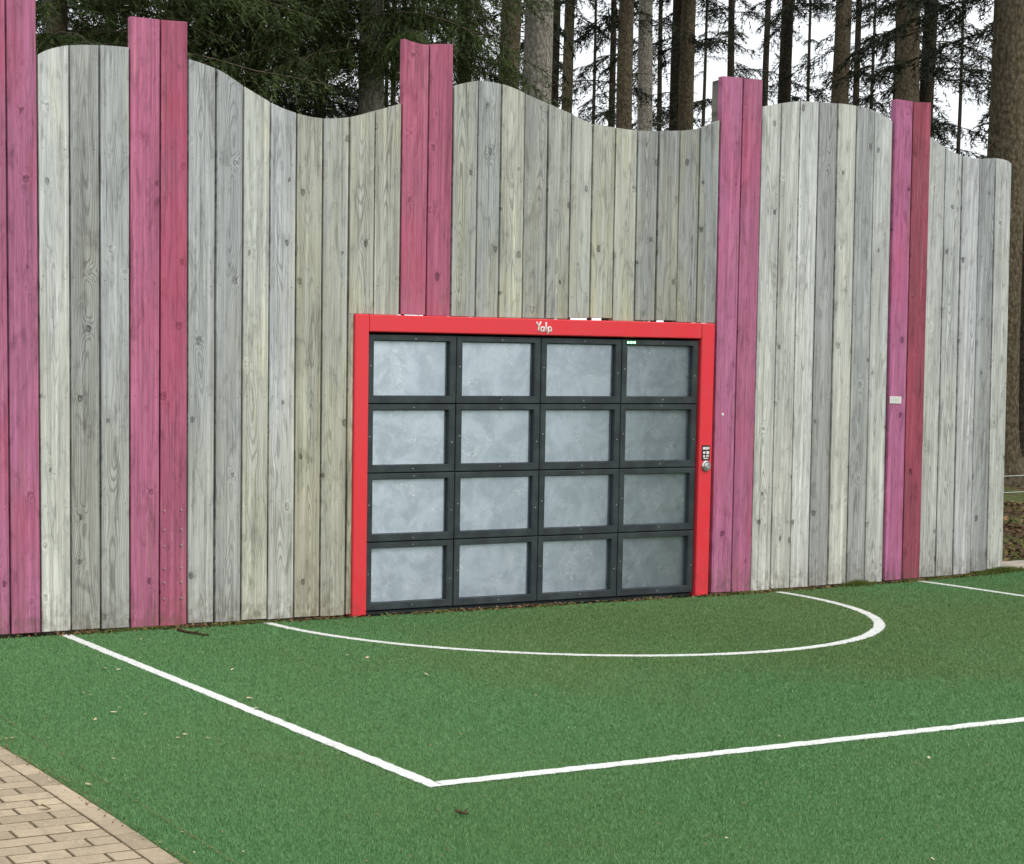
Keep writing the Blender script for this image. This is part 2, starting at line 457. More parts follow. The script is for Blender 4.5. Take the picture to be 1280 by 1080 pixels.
def bark_mat(name, c0, c1, c2):
    g = G(name); p = g.coord('Object'); s = g.sep(p); inf = g.info()
    q = g.xyz(s[0], g.add(s[1], g.mul(inf['Random'], 30)), g.mul(s[2], .55))
    v = g.voro(q, 26, 'F1'); n = g.noise(q, 34, 5, .7); b = g.noise(q, 4, 4, .6)
    c = g.mix(g.ramp(n, .3, .7), c0, c1)
    c = g.mix(g.ramp(b, .5, .72, 0, .6), c, c2)
    c = g.mix(g.ramp(v['Distance'], .35, .75, 0, .5), c, tuple(x * .45 for x in c0))
    hv = g.sub(n, g.mul(v['Distance'], .9))
    g.bsdf(c, .92, 0, .1, g.bump(hv, .9, .02)); return g.m
M['bark'] = bark_mat('spruce_bark', lin((72, 65, 52)), lin((116, 105, 86)), lin((98, 96, 75)))
M['bark_grey'] = bark_mat('grey_bark', lin((120, 115, 106)), lin((176, 170, 158)), lin((148, 145, 130)))
M['bark_dark'] = bark_mat('dark_bark', lin((40, 36, 30)), lin((70, 62, 51)), lin((54, 56, 40)))
def needle_mat(name, c0, c1):
    g = G(name); p = g.coord('Object'); a = g.attr('shade')['Fac']
    n = g.noise(p, 1.6, 3, .6)
    c = g.mix(g.math('ADD', g.mul(a, .7), g.mul(n, .4), clamp=True), c0, c1)
    g.bsdf(c, .6, 0, .2)
    b = g.b; tr = g.t.nodes.new('ShaderNodeBsdfTranslucent'); g.set(tr.inputs[0], c)
    mx = g.t.nodes.new('ShaderNodeMixShader'); mx.inputs[0].default_value = .2
    g.t.links.new(b.outputs[0], mx.inputs[1]); g.t.links.new(tr.outputs[0], mx.inputs[2]); g.t.links.new(mx.outputs[0], g.out.inputs[0])
    return g.m
M['needle'] = needle_mat('spruce_needles', lin((30, 40, 21)), lin((80, 96, 48)))
M['needle_dark'] = needle_mat('spruce_needles_dark', lin((18, 23, 15)), lin((46, 54, 34)))
M['twig'] = simple_noise_mat('twig', lin((48, 42, 34)), lin((92, 83, 68)), 30, .9)
def leaf_mat():
    g = G('dry_leaf'); inf = g.info(); p = g.pos()
    n = g.noise(p, 90, 3)
    c = g.mix(inf['Random'], lin((206, 192, 160)), lin((164, 146, 104)))
    c = g.mix(g.ramp(n, .4, .7, 0, .4), c, lin((150, 128, 90)))
    g.bsdf(c, .7, 0, .2); return g.m
M['leaf'] = leaf_mat()
def litter_mat():
    g = G('leaf_litter'); a = g.attr('shade')['Fac']; p = g.pos()
    b = g.ramp(g.noise(p, 3, 3), .4, .6)
    c = g.mix(a, lin((58, 44, 30)), lin((146, 116, 84)))
    c = g.mix(g.mul(b, g.ramp(a, .2, .9, .9, 0)), c, lin((94, 108, 48)))
    g.bsdf(c, .85, 0, .1); return g.m
M['litter'] = litter_mat()
M['moss'] = needle_mat('moss', lin((58, 70, 30)), lin((124, 136, 64)))
M['wire'] = plain('white_rope', (.62, .62, .60), .7)

# ------------------------------------------------------------------ setting: terrain, turf, lines, paving, path
def sstep(t): t = np.clip(t, 0, 1); return t * t * (3 - 2 * t)
WALL_Y = 0.02
def rise(x, y):
    t = np.clip((np.asarray(x, float) - 1.7) / 2.9, 0, 1)
    d = np.maximum(-np.asarray(y, float), 0)
    return (.025 * t + .03 * t ** 4) * np.exp(-(d / .9) ** 2)
def edge_x(y):
    """edge of the turf against the paving"""
    y = np.asarray(y, float)
    e = -4.735 - .012 * np.maximum(y + 4.4, 0) ** 2
    return e - 2.2 * np.maximum(y + 2.3, 0) ** 2
def terrain(x, y):
    x = np.asarray(x, float); y = np.asarray(y, float)
    z = -0.03 + .06 * sstep((y - .05) / .5) + .50 * sstep((y - 1.0) / 4.5) + .012 * np.maximum(y - 5, 0)
    z = z + np.where(y > .8, .05 * np.sin(x * 1.7 + y) * np.sin(y * 1.3 - x * .6), 0) * sstep((y - .8) / 1.5)
    return z
def grid_mesh(xs, ys, fz):
    X, Y = np.meshgrid(xs, ys); Z = fz(X, Y)
    b = MB(); n = len(xs)
    b.add(np.stack([X, Y, Z], -1).reshape(-1, 3), [(j*n+i, j*n+i+1, (j+1)*n+i+1, (j+1)*n+i) for j in range(len(ys)-1) for i in range(n-1)])
    return b
gx = np.unique(np.concatenate([np.linspace(-500, -30, 12), np.linspace(-30, 40, 71), np.linspace(40, 500, 12)]))
gy = np.unique(np.concatenate([np.linspace(-500, -20, 10), np.linspace(-20, 0, 11), np.linspace(0, 12, 49), np.linspace(12, 60, 25), np.linspace(60, 500, 10)]))
obj('ground', grid_mesh(gx, gy, lambda X, Y: np.minimum(terrain(X, Y), 1.6 + 0 * X)), M['ground'], smooth=True, kind='structure')

# turf sheet
ty = np.concatenate([np.linspace(-14, -5, 10), np.linspace(-4.9, -0.012, 60)])
tb = MB(); rows = []
for y in ty:
    xs = np.concatenate([np.linspace(float(edge_x(y)), 1.5, 12), np.linspace(1.7, 5.2, 24), np.linspace(5.6, 8.6, 8)])
    if y > 0.02: xs = np.minimum(xs, 4.63)
    rows.append(np.stack([xs, np.full_like(xs, y), rise(xs, y)], -1))
n = len(rows[0])
tb.add(np.concatenate(rows), [(j*n+i, j*n+i+1, (j+1)*n+i+1, (j+1)*n+i) for j in range(len(rows)-1) for i in range(n-1)])
turf = obj('turf', tb, M['turf'], smooth=True, kind='structure')

sb = MB(); sx_ = np.linspace(-9, 4.64, 60)
sb.add(np.concatenate([np.c_[sx_, np.full(60, -.03), rise(sx_, 0) - .006], np.c_[sx_, np.full(60, .45), rise(sx_, 0) - .002]]), [(i, i + 1, i + 61, i + 60) for i in range(59)])
obj('soil_shade_strip', sb, M['soil'], kind='structure')  # earth under the fence, coloured extra dark as shade in the gap
# markings (centre line, width 0.07)
LW = .064
XS, XR, D, R = -3.498, 3.569, 4.003, 2.126
def ribbon(pts):
    pts = np.array(pts, float); t = np.gradient(pts, axis=0); t /= np.linalg.norm(t, axis=1)[:, None]
    nrm = np.stack([-t[:, 1], t[:, 0]], -1)
    m = len(pts)
    a = pts + nrm * (LW / 2 + RNG.normal(0, .0025, m))[:, None]; c = pts - nrm * (LW / 2 + RNG.normal(0, .0025, m))[:, None]
    b = MB()
    V = np.concatenate([np.c_[a, rise(a[:, 0], a[:, 1]) + .005], np.c_[c, rise(c[:, 0], c[:, 1]) + .005]])
    b.add(V, [(i, i + m, i + m + 1, i + 1)[::1] for i in range(m - 1)])
    return b
def seg(a, b_, step=.03):
    n_ = max(2, int(np.linalg.norm(np.subtract(b_, a)) / step)); return np.linspace(a, b_, n_)
side = [(XS, -.06), (XS, -D)]
p1 = np.concatenate([seg((XS, -.03), (XS, -D + LW / 2)), ])
box1 = obj('goal_area_line', ribbon(seg((XS, -.02), (XS, -D - LW / 2))), M['line'], kind='structure')
box2 = obj('goal_area_line', ribbon(seg((XS + LW / 2 + .001, -D), (XR - LW / 2 - .001, -D))), M['line'], kind='structure')
box3 = obj('goal_area_line', ribbon(seg((XR, .0), (XR, -D - LW / 2))), M['line'], kind='structure')
ang = np.linspace(math.pi + .015, 2 * math.pi - .02, 260)
arc = obj('goal_arc_line', ribbon(np.stack([R * np.cos(ang), R * np.sin(ang)], -1)), M['line'], kind='structure')

# pile of the artificial turf: single fibres where the ground shows in the photograph
def visible(P, m=30):
    d = P - CAM; wz = d @ FW
    x = CX + F * (d @ RT) / wz; y = CY - F * (d @ UP) / wz
    return (wz > .3) & (x > -m) & (x < 1280 + m) & (y > -m) & (y < 1080 + m * 2)
def make_blades(N):
    # density falls off with distance from the viewer
    u = RNG.random(N) ** 1.25
    y = -6.4 + 6.40 * u; x = RNG.uniform(-5.3, 6.5, N)
    P = np.stack([x, y, rise(x, y)], -1)
    k = visible(P) & (y < -.012 - .02 * (.5 + .5 * np.sin(x * 9) * np.sin(x * 23 + 1)) + np.abs(RNG.normal(0, .008, N))) & (x > edge_x(y) + .004) & ~((y > 0.03) & (x > 4.6))
    return P[k]
P = make_blades(2300000)
r_ = np.hypot(P[:, 0], P[:, 1])
hw = LW / 2 + RNG.normal(0, .0035, len(P))
white = (np.abs(r_ - R) < hw) & (P[:, 1] < 0)
white |= (np.abs(P[:, 0] - XS) < hw) & (P[:, 1] > -D - LW / 2) & (P[:, 1] < -.02)
white |= (np.abs(P[:, 0] - XR) < hw) & (P[:, 1] > -D - LW / 2)
white |= (np.abs(P[:, 1] + D) < hw) & (P[:, 0] > XS - LW / 2)
def blades(name, P, mat, hmul=1.0):
    n_ = len(P)
    a = RNG.uniform(0, 2 * math.pi, n_); la = RNG.normal(.5, 1.9, n_) + 1.2 * np.sin(P[:, 0] * 1.1 + 2.0 * np.sin(P[:, 1] * .9))
    h = RNG.uniform(.006, .013, n_) * hmul; lean = RNG.uniform(.001, .011, n_)
    dist = np.linalg.norm(P - CAM, axis=1)
    wd = .0010 * np.clip(dist / 4.5, .8, 2.4)
    s_ = np.stack([np.cos(a), np.sin(a), 0 * a], -1) * wd[:, None]
    tip = P + np.stack([np.cos(la) * lean, np.sin(la) * lean, h], -1)
    V = np.stack([P - s_, P + s_, tip], 1).reshape(-1, 3)
    me = tri_mesh(name, V, n_)
    at = me.attributes.new('shade', 'FLOAT', 'FACE')
    at.data.foreach_set('value', np.clip(RNG.normal(.5, .17, n_), 0, 1).astype(np.float32))
    return obj(name, me, mat, kind='stuff')
gb = blades('turf_fibres', P[~white], M['blade']); gb['label'] = 'short green artificial turf pile'; gb['category'] = 'turf'
wb = blades('white_turf_fibres', P[white], M['wblade'], .8); wb['label'] = 'short white pile of the painted pitch lines'; wb['category'] = 'turf'

# paving of clay pavers
pv = MB()
py = np.linspace(-14, 1.0, 61)
ex = edge_x(py)
m = len(py)
pv.add(np.concatenate([np.c_[np.full(m, -14.0), py, np.full(m, .0005)], np.c_[ex - .002, py, np.full(m, .0005)]]), [(i, i + m, i + m + 1, i + 1) for i in range(m - 1)])
paving = obj('paving', pv, M['joint'], kind='structure')
def brick_mesh(lx, ly):
    b = MB(); b.cbox((-lx / 2, -ly / 2, -.03), (lx / 2, ly / 2, 0), .002); return b.mesh('brick')
full, half, sold = brick_mesh(.184, .077), brick_mesh(.087, .077), brick_mesh(.082, .166)
for me in (full, half, sold): me.materials.append(M['brick'])
def brick(me, x, y, rz=0):
    o = obj('brick', me, None, paving, (x, y, RNG.normal(.0030, .0006)), (RNG.normal(0, .004), RNG.normal(0, .003), rz + RNG.normal(0, .008)))
    return o
y = -6.02
while y < -2.2:
    e = float(edge_x(y)); sl = (float(edge_x(y + .05)) - float(edge_x(y - .05))) / .1
    if visible(np.array([[e - .04, y, 0]]), 60)[0]: brick(sold, e - .045, y, -math.atan(sl))
    y += .176
row = 0; y = -6.064
while y < -2.2:
    e = float(edge_x(y)) - .094
    x = e
    if row % 2: ln = half; L = .090
    else: ln = full; L = .186
    while x > -6.2:
        cx_ = x - L / 2
        if visible(np.array([[cx_, y, 0]]), 70)[0]: brick(ln, cx_, y)
        x -= L + .009; ln = full; L = .186
    y += .088; row += 1

# slab path past the end of the fence
pb = MB(); px = np.linspace(4.66, 14, 20)
pb.add(np.concatenate([np.c_[px, np.where(px < 5.2, .085, .125), np.full(20, .050)], np.c_[px, np.full(20, .62), np.full(20, .052)]]), [(i, i + 1, i + 21, i + 20) for i in range(19)])
obj('path', pb, M['path'], kind='structure')

# ------------------------------------------------------------------ timber fence
PINK = 'p'
#  x at photo row 200, x at the foot, board colour (sRGB) or pink colour
BX = [-31, 8, 47, 87, 124.5, 162, 200, 235, 270, 304, 337.5, 371, 404, 437, 469, 502, 535, 565.5, 597, 626, 655.5, 685, 714, 741, 769.5, 797, 823, 849.5, 875, 899.5, 926, 951,
      975.5, 999, 1023, 1046, 1069.5, 1092.5, 1115.5, 1138, 1161, 1182, 1203, 1225, 1245, 1265.5]
BB = [-26, 12.5, 51, 89, 126, 162.5, 199, 234, 268, 301, 334, 367.5, 400, 432, 463.5, 495.5, 527.5, 558.5, 588.5, 617.5, 647, 676, 704.5, 731.5, 759.5, 786.5, 812, 838, 863, 887.5, 913, 937.5,
      962.5, 987, 1010.5, 1034, 1057, 1080, 1103, 1125, 1147.5, 1168.5, 1190, 1212, 1233, 1253]
TINT = [('p', (180, 92, 134)), ('p', (182, 94, 138)), (178, 185, 180), (144, 149, 145), (156, 165, 166), ('p', (188, 90, 132)), ('p', (176, 78, 114)), (158, 166, 169), (150, 157, 161), (174, 180, 168), (168, 176, 184),
        (162, 162, 146), (160, 163, 155), (162, 162, 148), (163, 162, 148), ('p', (180, 86, 120)), ('p', (182, 82, 118)), (156, 159, 152), (152, 157, 156), (174, 175, 156), (150, 152, 145), (153, 156, 147), (168, 171, 160),
        (168, 169, 152), (170, 170, 153), (141, 144, 142), (144, 146, 142), (141, 144, 140), (139, 143, 142), ('p', (186, 95, 142)), ('p', (180, 89, 132)), (184, 187, 178), (189, 191, 180), (192, 197, 194), (156, 159, 160),
        (188, 189, 172), (160, 166, 167), (183, 188, 184), ('p', (188, 92, 144)), ('p', (160, 62, 86)), (180, 184, 180), (183, 187, 186), (183, 186, 194), (154, 160, 166), (190, 194, 188)]
# top outline of the grey boards, photo pixels
TOP = [(40, 71), (47, 68), (55, 63.5), (65, 60), (76, 57.5), (87, 56), (105, 55.5), (124, 56), (145, 57.3), (161, 59), (200, 64), (235, 73), (252, 78), (270, 85), (287, 95), (304, 107), (320, 117), (337, 127), (354, 135), (371, 141),
       (388, 145.5), (404, 147.5), (420, 147.5), (437, 146), (453, 142.5), (469, 138), (486, 133.5), (503, 128.5), (530, 120), (567, 108), (574, 105), (582, 103), (597, 100.5), (612, 101.5), (627, 104.5), (640, 109), (658, 117), (674, 124),
       (690, 131), (702, 136.5), (715, 142), (728, 149), (741, 154.5), (755, 157), (770, 159), (784, 161.2), (797, 162.5), (823, 163.5), (850, 163), (863, 161.8), (875, 160), (887, 156), (899, 150.5), (925, 142), (951, 134), (960, 131.6), (976, 128.8), (988, 127), (1000, 126),
       (1012, 126.4), (1025, 127.4), (1048, 129), (1060, 130.3), (1070, 132), (1082, 134.5), (1093, 138), (1104, 143.5), (1116, 151.5), (1140, 159), (1161, 169), (1171, 177), (1182, 184), (1192, 190), (1203, 194.5), (1214, 197.3), (1225, 198.2), (1235, 197.6), (1245, 197.2), (1254, 198.6), (1261, 201), (1264.5, 204.5), (1266, 209)]
tpx = np.array([on_plane(a, b, WALL_Y)[0] for a, b in TOP]); tpz = np.array([on_plane(a, b, WALL_Y)[2] for a, b in TOP])
PTOP = {0: [(-20, -30), (8, -28)], 1: [(10, -26), (45, -22)], 5: [(163, 20), (180, 22), (198, 24)], 6: [(200, 24.3), (235, 27)], 15: [(506, 48), (514, 51.5), (523, 54), (535, 55.6)], 16: [(536, 55), (550, 54.4), (567, 55)],
        29: [(902, 95), (910, 95.5), (926, 97)], 30: [(926, 97.6), (952, 99.4)], 38: [(1119, 124), (1140, 127)], 39: [(1140, 127.6), (1162, 128.4)]}
def edge_line(i):
    a = on_plane(BX[i], 200, WALL_Y); b = on_plane(BB[i], 740, WALL_Y)
    k = (b[0] - a[0]) / (b[2] - a[2])
    return lambda z: a[0] + k * (z - a[2])
EL = [edge_line(i) for i in range(len(BX))]
def foot_z(x): return .020 + float(rise(x, 0)) + (.03 * max(0, (x - 4.0) / .6) ** 2 if x > 4 else 0)
GX0, GX1, GZ = -1.5, 1.5, 1.985        # goal unit outline
fence = thing('timber_fence', 'tall wavy-topped fence of grey weathered vertical boards with pairs of pink boards', 'fence', (0, WALL_Y, 0))
GAP = .0105
short_cut = {20: .004, 21: .004, 22: .014, 23: .017, 15: .006, 25: .008, 26: .012}
screws = MB()
pink_boards = {}
for i in range(len(BX) - 1):
    L, Rr = EL[i], EL[i + 1]
    t = TINT[i]; pk = t[0] == 'p'
    xm = (L(1.0) + Rr(1.0)) / 2
    zb = foot_z(xm) + RNG.uniform(-.004, .006)
    xm2 = (L(2.5) + Rr(2.5)) / 2
    over = GX0 - .09 < L(2.2) + .09 and Rr(2.2) - .09 < GX1 + .09 and 13 <= i <= 28
    if over: zb = GZ + .002 + short_cut.get(i, RNG.uniform(0, .003))
    yo = RNG.normal(0, .0025) + (-.012 if pk and i in (38, 39) else 0) + (-.004 if pk else 0)
    g2 = GAP / 2 + (RNG.uniform(0, .0015))
    th = .044
    fr = [0.0, .012, .2, .4, .6, .8, .988, 1.0]
    if i == 12: pass
    cols = []
    zt_mid = float(np.interp(xm2, tpx, tpz))
    if pk:
        pp_ = PTOP[i]; ptx = [on_plane(a, b, WALL_Y)[0] for a, b in pp_]; ptz = [on_plane(a, b, WALL_Y)[2] for a, b in pp_]
    V = []; nf = len(fr)
    for lay in range(2):
        for k, f_ in enumerate(fr):
            zt = 3.6
            xt = None
            for _ in range(3):
                xl, xr = L(zt) + g2, Rr(zt) - g2
                xt = xl + (xr - xl) * f_
                zt = float(np.interp(xt, ptx, ptz)) if pk else float(np.interp(xt, tpx, tpz))
            xl, xr = L(zb) + g2, Rr(zb) - g2
            xb = xl + (xr - xl) * f_
            ed = .0025 if k in (0, nf - 1) else 0.0
            y_ = yo + (ed if lay == 0 else th)
            V.append((xb, y_, zb)); V.append((xt, y_ , zt - (.002 if lay == 0 else 0)))
    V = np.array(V)
    Fc = []
    def id_(lay, k, top): return (lay * nf + k) * 2 + top
    for k in range(nf - 1):
        Fc.append((id_(0, k, 0), id_(0, k + 1, 0), id_(0, k + 1, 1), id_(0, k, 1)))
        Fc.append((id_(1, k + 1, 0), id_(1, k, 0), id_(1, k, 1), id_(1, k + 1, 1)))
        Fc.append((id_(0, k, 1), id_(0, k + 1, 1), id_(1, k + 1, 1), id_(1, k, 1)))
        Fc.append((id_(0, k + 1, 0), id_(0, k, 0), id_(1, k, 0), id_(1, k + 1, 0)))
    Fc.append((id_(1, 0, 0), id_(0, 0, 0), id_(0, 0, 1), id_(1, 0, 1)))
    Fc.append((id_(0, nf - 1, 0), id_(1, nf - 1, 0), id_(1, nf - 1, 1), id_(0, nf - 1, 1)))
    V[:, 0] -= xm
    b = MB(); b.add(V, Fc)
    o = obj('painted_board' if pk else 'board', b, M['pink' if pk else 'wood'], fence, (xm, 0, 0))
    c = np.array(lin(t[1] if pk else t)); lum = float(c @ (.25, .6, .15)); c = lum + (c - lum) * (.72 if pk else (.60 if 11 <= i <= 28 else .38)); kk = 1.02 if pk else (1.14 if i < 31 else 1.04)
    o.color = (min(1, c[0] * kk), min(1, c[1] * kk), min(1, c[2] * kk), .9 if 13 <= i <= 28 else (.6 if 9 <= i <= 12 else (.4 if i < 9 else .25)))
    if pk: pink_boards[i] = (o, xm)
    if i == 6: o['label'] = 'worn deep pink board with two columns of bright screws near its foot'
    if i == 39: o['label'] = 'dark red-pink painted board'
    # fixings: two screws per board on each back rail
    for zr in (.10, .78, 1.45, 2.15, 2.92):
        if zr > zb + .03 and zr < zt_mid - .12:
            for f_ in (.16, .84):
                xx = L(zr) + (Rr(zr) - L(zr)) * f_
                screws.disc((xx, yo + .0005, zr + RNG.normal(0, .008)), .0034, .0016, 6)
obj('screw_heads', screws, M['rust'], fence, kind='stuff')
# bright screws on the worn pink board
L, Rr = EL[6], EL[7]
for yy in (638, 662, 682, 710, 728, 748):
    for f_ in (.17, .77):
        z_ = on_plane(216, yy, WALL_Y)[2]
        b = MB(); b.disc((0, 0, 0), .006, .004, 10)
        obj('screw', b, M['screw'], fence, (L(z_) + (Rr(z_) - L(z_)) * f_, -.006, z_))
# strip of the notched board that shows beside the red frame
Lq = EL[13]; b = MB(); zc = GZ + .003
V = []
for y_ in (0.0, .036):
    for z_ in (.024, zc): V += [(Lq(z_) + GAP / 2, y_, z_), (GX0 + .010, y_, z_)]
b.add(V, [(0, 1, 3, 2), (5, 4, 6, 7), (4, 0, 2, 6), (1, 5, 7, 3), (2, 3, 7, 6), (4, 5, 1, 0)])
xq = (Lq(1) + GX0) / 2
for v_ in b.v: v_[:, 0] -= xq
o = obj('board', b, M['wood'], fence, (xq, 0, 0)); c = np.array(lin((162, 162, 148))); lum = float(c @ (.25, .6, .15)); c = lum + (c - lum) * .55; o.color = tuple(c * 1.04) + (.95,)
# rails and posts behind
for zr in (.10, .78, 1.45, 2.15, 2.92):
    spans = [(-4.1, GX0 - .1), (GX1 + .1, 4.55)] if zr < GZ + .1 else [(-4.1, 4.55)]
    for a, b_ in spans:
        b = MB(); b.cbox((a, .045, zr - .045), (b_, .09, zr + .045), .004)
        o = obj('rail', b, M['wood'], fence); o.color = lin((120, 118, 108)) + (1,)
for pxx, tpy in ((30, -18), (190, 34), (515, 66), (897.5, 100), (1132, 136), (1240, 230)):
    q = on_plane(pxx, tpy, WALL_Y + .14)
    z0 = GZ + .05 if pxx == 515 else 0.0
    b = MB(); b.cbox((-.05, 0, z0), (.05, .1, q[2]), .005)
    xx = q[0] if pxx != 897.5 else q[0] + .045
    o = obj('post', b, M['wood'], fence, (xx, .095, 0)); o.color = lin((132, 132, 126)) + (1,)

# small white sticker and pale drawing pin on the pink boards
q = on_plane(1119, 500, WALL_Y - .018)
b = MB(); b.cbox((-.060, -.002, -.027), (.060, 0, .027), .0008)
st = obj('sticker', b, M['white'], None, (q[0], q[1] - .002, q[2]), (0, math.radians(1), 0))
st['label'] = 'small white printed sticker on the bright pink board'; st['category'] = 'sticker'
b = MB()
for k in range(4):
    z_ = .016 - k * .0105
    for j in range(5):
        a = -.050 + j * .020; b.box((a, -.0032, z_ - .0016), (a + random.uniform(.010, .017), -.0022, z_ + .0016))
obj('print', b, plain('grey_print', (.35, .33, .34), .6), st)
q = on_plane(903, 518, WALL_Y - .006)
b = MB(); b.disc((0, 0, 0), .010, .006, 12)
o = obj('pin', b, M['white'], None, (q[0], q[1], q[2])); o['label'] = 'tiny round white pin on a pink board beside the red frame'; o['category'] = 'pin'

# ------------------------------------------------------------------ interactive goal wall
goal = thing('goal_wall', 'red framed goal wall of sixteen scuffed grey panels set in the fence', 'goal wall', (0, 0, 0))
FWD = .118
def bars(name, a, b_, parent=goal, c=.006):
    m_ = MB(); m_.cbox(a, b_, c); return obj(name, m_, M['red'], parent)
lp = bars('post', (GX0 + .012, 0, .004), (GX0 + FWD, .22, GZ))
rp = bars('post', (GX1 - FWD, 0, .004), (GX1, .22, GZ - .002))
hd = bars('header', (GX0 + FWD + .0015, .003, GZ - .113), (GX1 - FWD - .0015, .22, GZ - .001))
m_ = MB(); m_.cbox((GX0 + FWD + .002, .05, .004), (GX1 - FWD - .002, .2, .028), .003)
obj('bottom_plate', m_, M['slate'], goal)
m_ = MB(); m_.box((GX0 + .03, .20, .02), (GX1 - .03, .34, GZ - .06)); obj('light_block_box', m_, M['light_block_box'], goal)  # unseen dark box added behind the panels to block light
# panels
PX0, PX1 = GX0 + FWD + .004, GX1 - FWD - .004
PZ0, PZ1 = .032, GZ - .113 - .012
cw, chh = (PX1 - PX0) / 4, (PZ1 - PZ0) / 4
def panel_mesh(w_, h_, bl, br, bt, bb_, dep):
    """frame ring, front at y=0, recess to y=dep, chamfered outer and inner edges"""
    c = .004
    loops = [((0, w_), (0, h_), dep + .03), ((0, w_), (0, h_), c), ((c, w_ - c), (c, h_ - c), 0),
             ((bl - .003, w_ - br + .003), (bb_ - .003, h_ - bt + .003), 0), ((bl, w_ - br), (bb_, h_ - bt), .003), ((bl, w_ - br), (bb_, h_ - bt), dep + .004)]
    V = []
    for (x0, x1), (z0, z1), y_ in loops: V += [(x0, y_, z0), (x1, y_, z0), (x1, y_, z1), (x0, y_, z1)]
    Fc = []
    for i in range(len(loops) - 1):
        for j in range(4):
            k = (j + 1) % 4
            Fc.append((i*4+j, i*4+k, (i+1)*4+k, (i+1)*4+j))
    b = MB(); b.add(V, Fc); return b
SM = .0028
DEP = .034
pm = panel_mesh(cw - SM * 2, chh - SM * 2, .046, .050, .038, .050, DEP).mesh('panel')
gm = MB()
gw0, gw1, gh0, gh1 = .046, cw - SM * 2 - .050, .050, chh - SM * 2 - .038
gm.cbox((gw0 + .001, 0, gh0 + .001), (gw1 - .001, .006, gh1 - .001), .002)
gm = gm.mesh('pane')
sm_ = MB(); sm_.disc((0, 0, 0), .0045, .0022, 8); sm_ = sm_.mesh('screw')
for r_i in range(4):
    for c_i in range(4):
        x0 = PX0 + c_i * cw + SM; z0 = PZ0 + r_i * chh + SM
        pn = obj('panel', pm, M['slate'], goal, (x0, .026 + RNG.normal(0, .0012), z0))
        obj('pane', gm, M['pane'], pn, (0, DEP - .004, 0), (RNG.normal(0, .002), 0, RNG.normal(0, .003)))
        W2, H2 = cw - SM * 2, chh - SM * 2
        for sx, sz in ((W2 * .53, H2 - .019), (W2 * .53, .027), (.022, H2 * .54), (W2 - .026, H2 * .44)):
            if RNG.random() < .85: obj('screw', sm_, M['screw'], pn, (sx + RNG.normal(0, .003), .0, sz + RNG.normal(0, .004)))
        if r_i == 3 and c_i == 3:
            b = MB(); b.cbox((0, 0, 0), (.095, .004, .026), .001); obj('indicator_plate', b, M['ledoff'], pn, (.025, -.0035, H2 - .034))
            for k in range(3):
                b = MB(); b.disc((0, 0, 0), .0085, .004, 10); obj('indicator_light', b, M['led'], pn, (.045 + k * .027, -.0038, H2 - .021))
# lettering on the header: strokes of a rounded hand-drawn face
lt = MB()
def stroke(pts, r=.0056):
    pts = np.array(pts, float)
    P3 = np.c_[pts[:, 0], np.zeros(len(pts)), pts[:, 1]]
    lt.tube(P3, r, 8)
def ringpts(cx_, cz_, rx, rz, a0=0, a1=2 * math.pi, n_=20): return [(cx_ + rx * math.cos(a), cz_ + rz * math.sin(a)) for a in np.linspace(a0, a1, n_)]
stroke([(0, .066), (.008, .052), (.017, .036)]); stroke([(.036, .068), (.026, .050), (.017, .034), (.016, .016), (.015, .002)])
stroke(ringpts(.048, .017, .0125, .0155)); stroke([(.0625, .034), (.0618, .016), (.0640, .001)])
stroke([(.079, .066), (.0785, .03), (.080, .001)])
stroke([(.096, .034), (.0965, .01), (.0955, -.018)]); stroke(ringpts(.110, .018, .0125, .0155))
q = on_plane(670.5, 414, .003)
obj('lettering', lt, M['white'], hd, (q[0], .0025, q[2] - .003), smooth=True)
# control plate and push button on the right post
q = on_plane(882, 566, 0.0)
b = MB(); b.cbox((-.036, -.004, -.055), (.036, .001, .055), .001)
pl = obj('control_label', b, M['black'], rp, (q[0], 0, q[2]))
b = MB()
for (x0, x1, z0, z1) in ((-.030, -.004, .024, .042), (.000, .014, .022, .044), (.018, .030, .026, .042), (-.028, -.006, -.006, .010), (.004, .028, -.010, .012), (-.026, -.010, -.032, -.016), (.000, .026, -.028, -.018), (-.022, .022, -.044, -.037)):
    b.box((x0, -.0052, z0), (x1, -.0040, z1))
obj('symbols', b, M['white'], pl)
q = on_plane(882, 582.5, 0.0)
b = MB(); b.disc((0, 0, 0), .040, .018, 28); pbt = obj('push_button', b, M['steel'], rp, (q[0], .001, q[2]))
b = MB(); b.disc((0, 0, 0), .021, .007, 22); obj('button_cap', b, plain('button_cap', (.75, .75, .76), .2, .6), pbt, (.001, -.018, -.001))

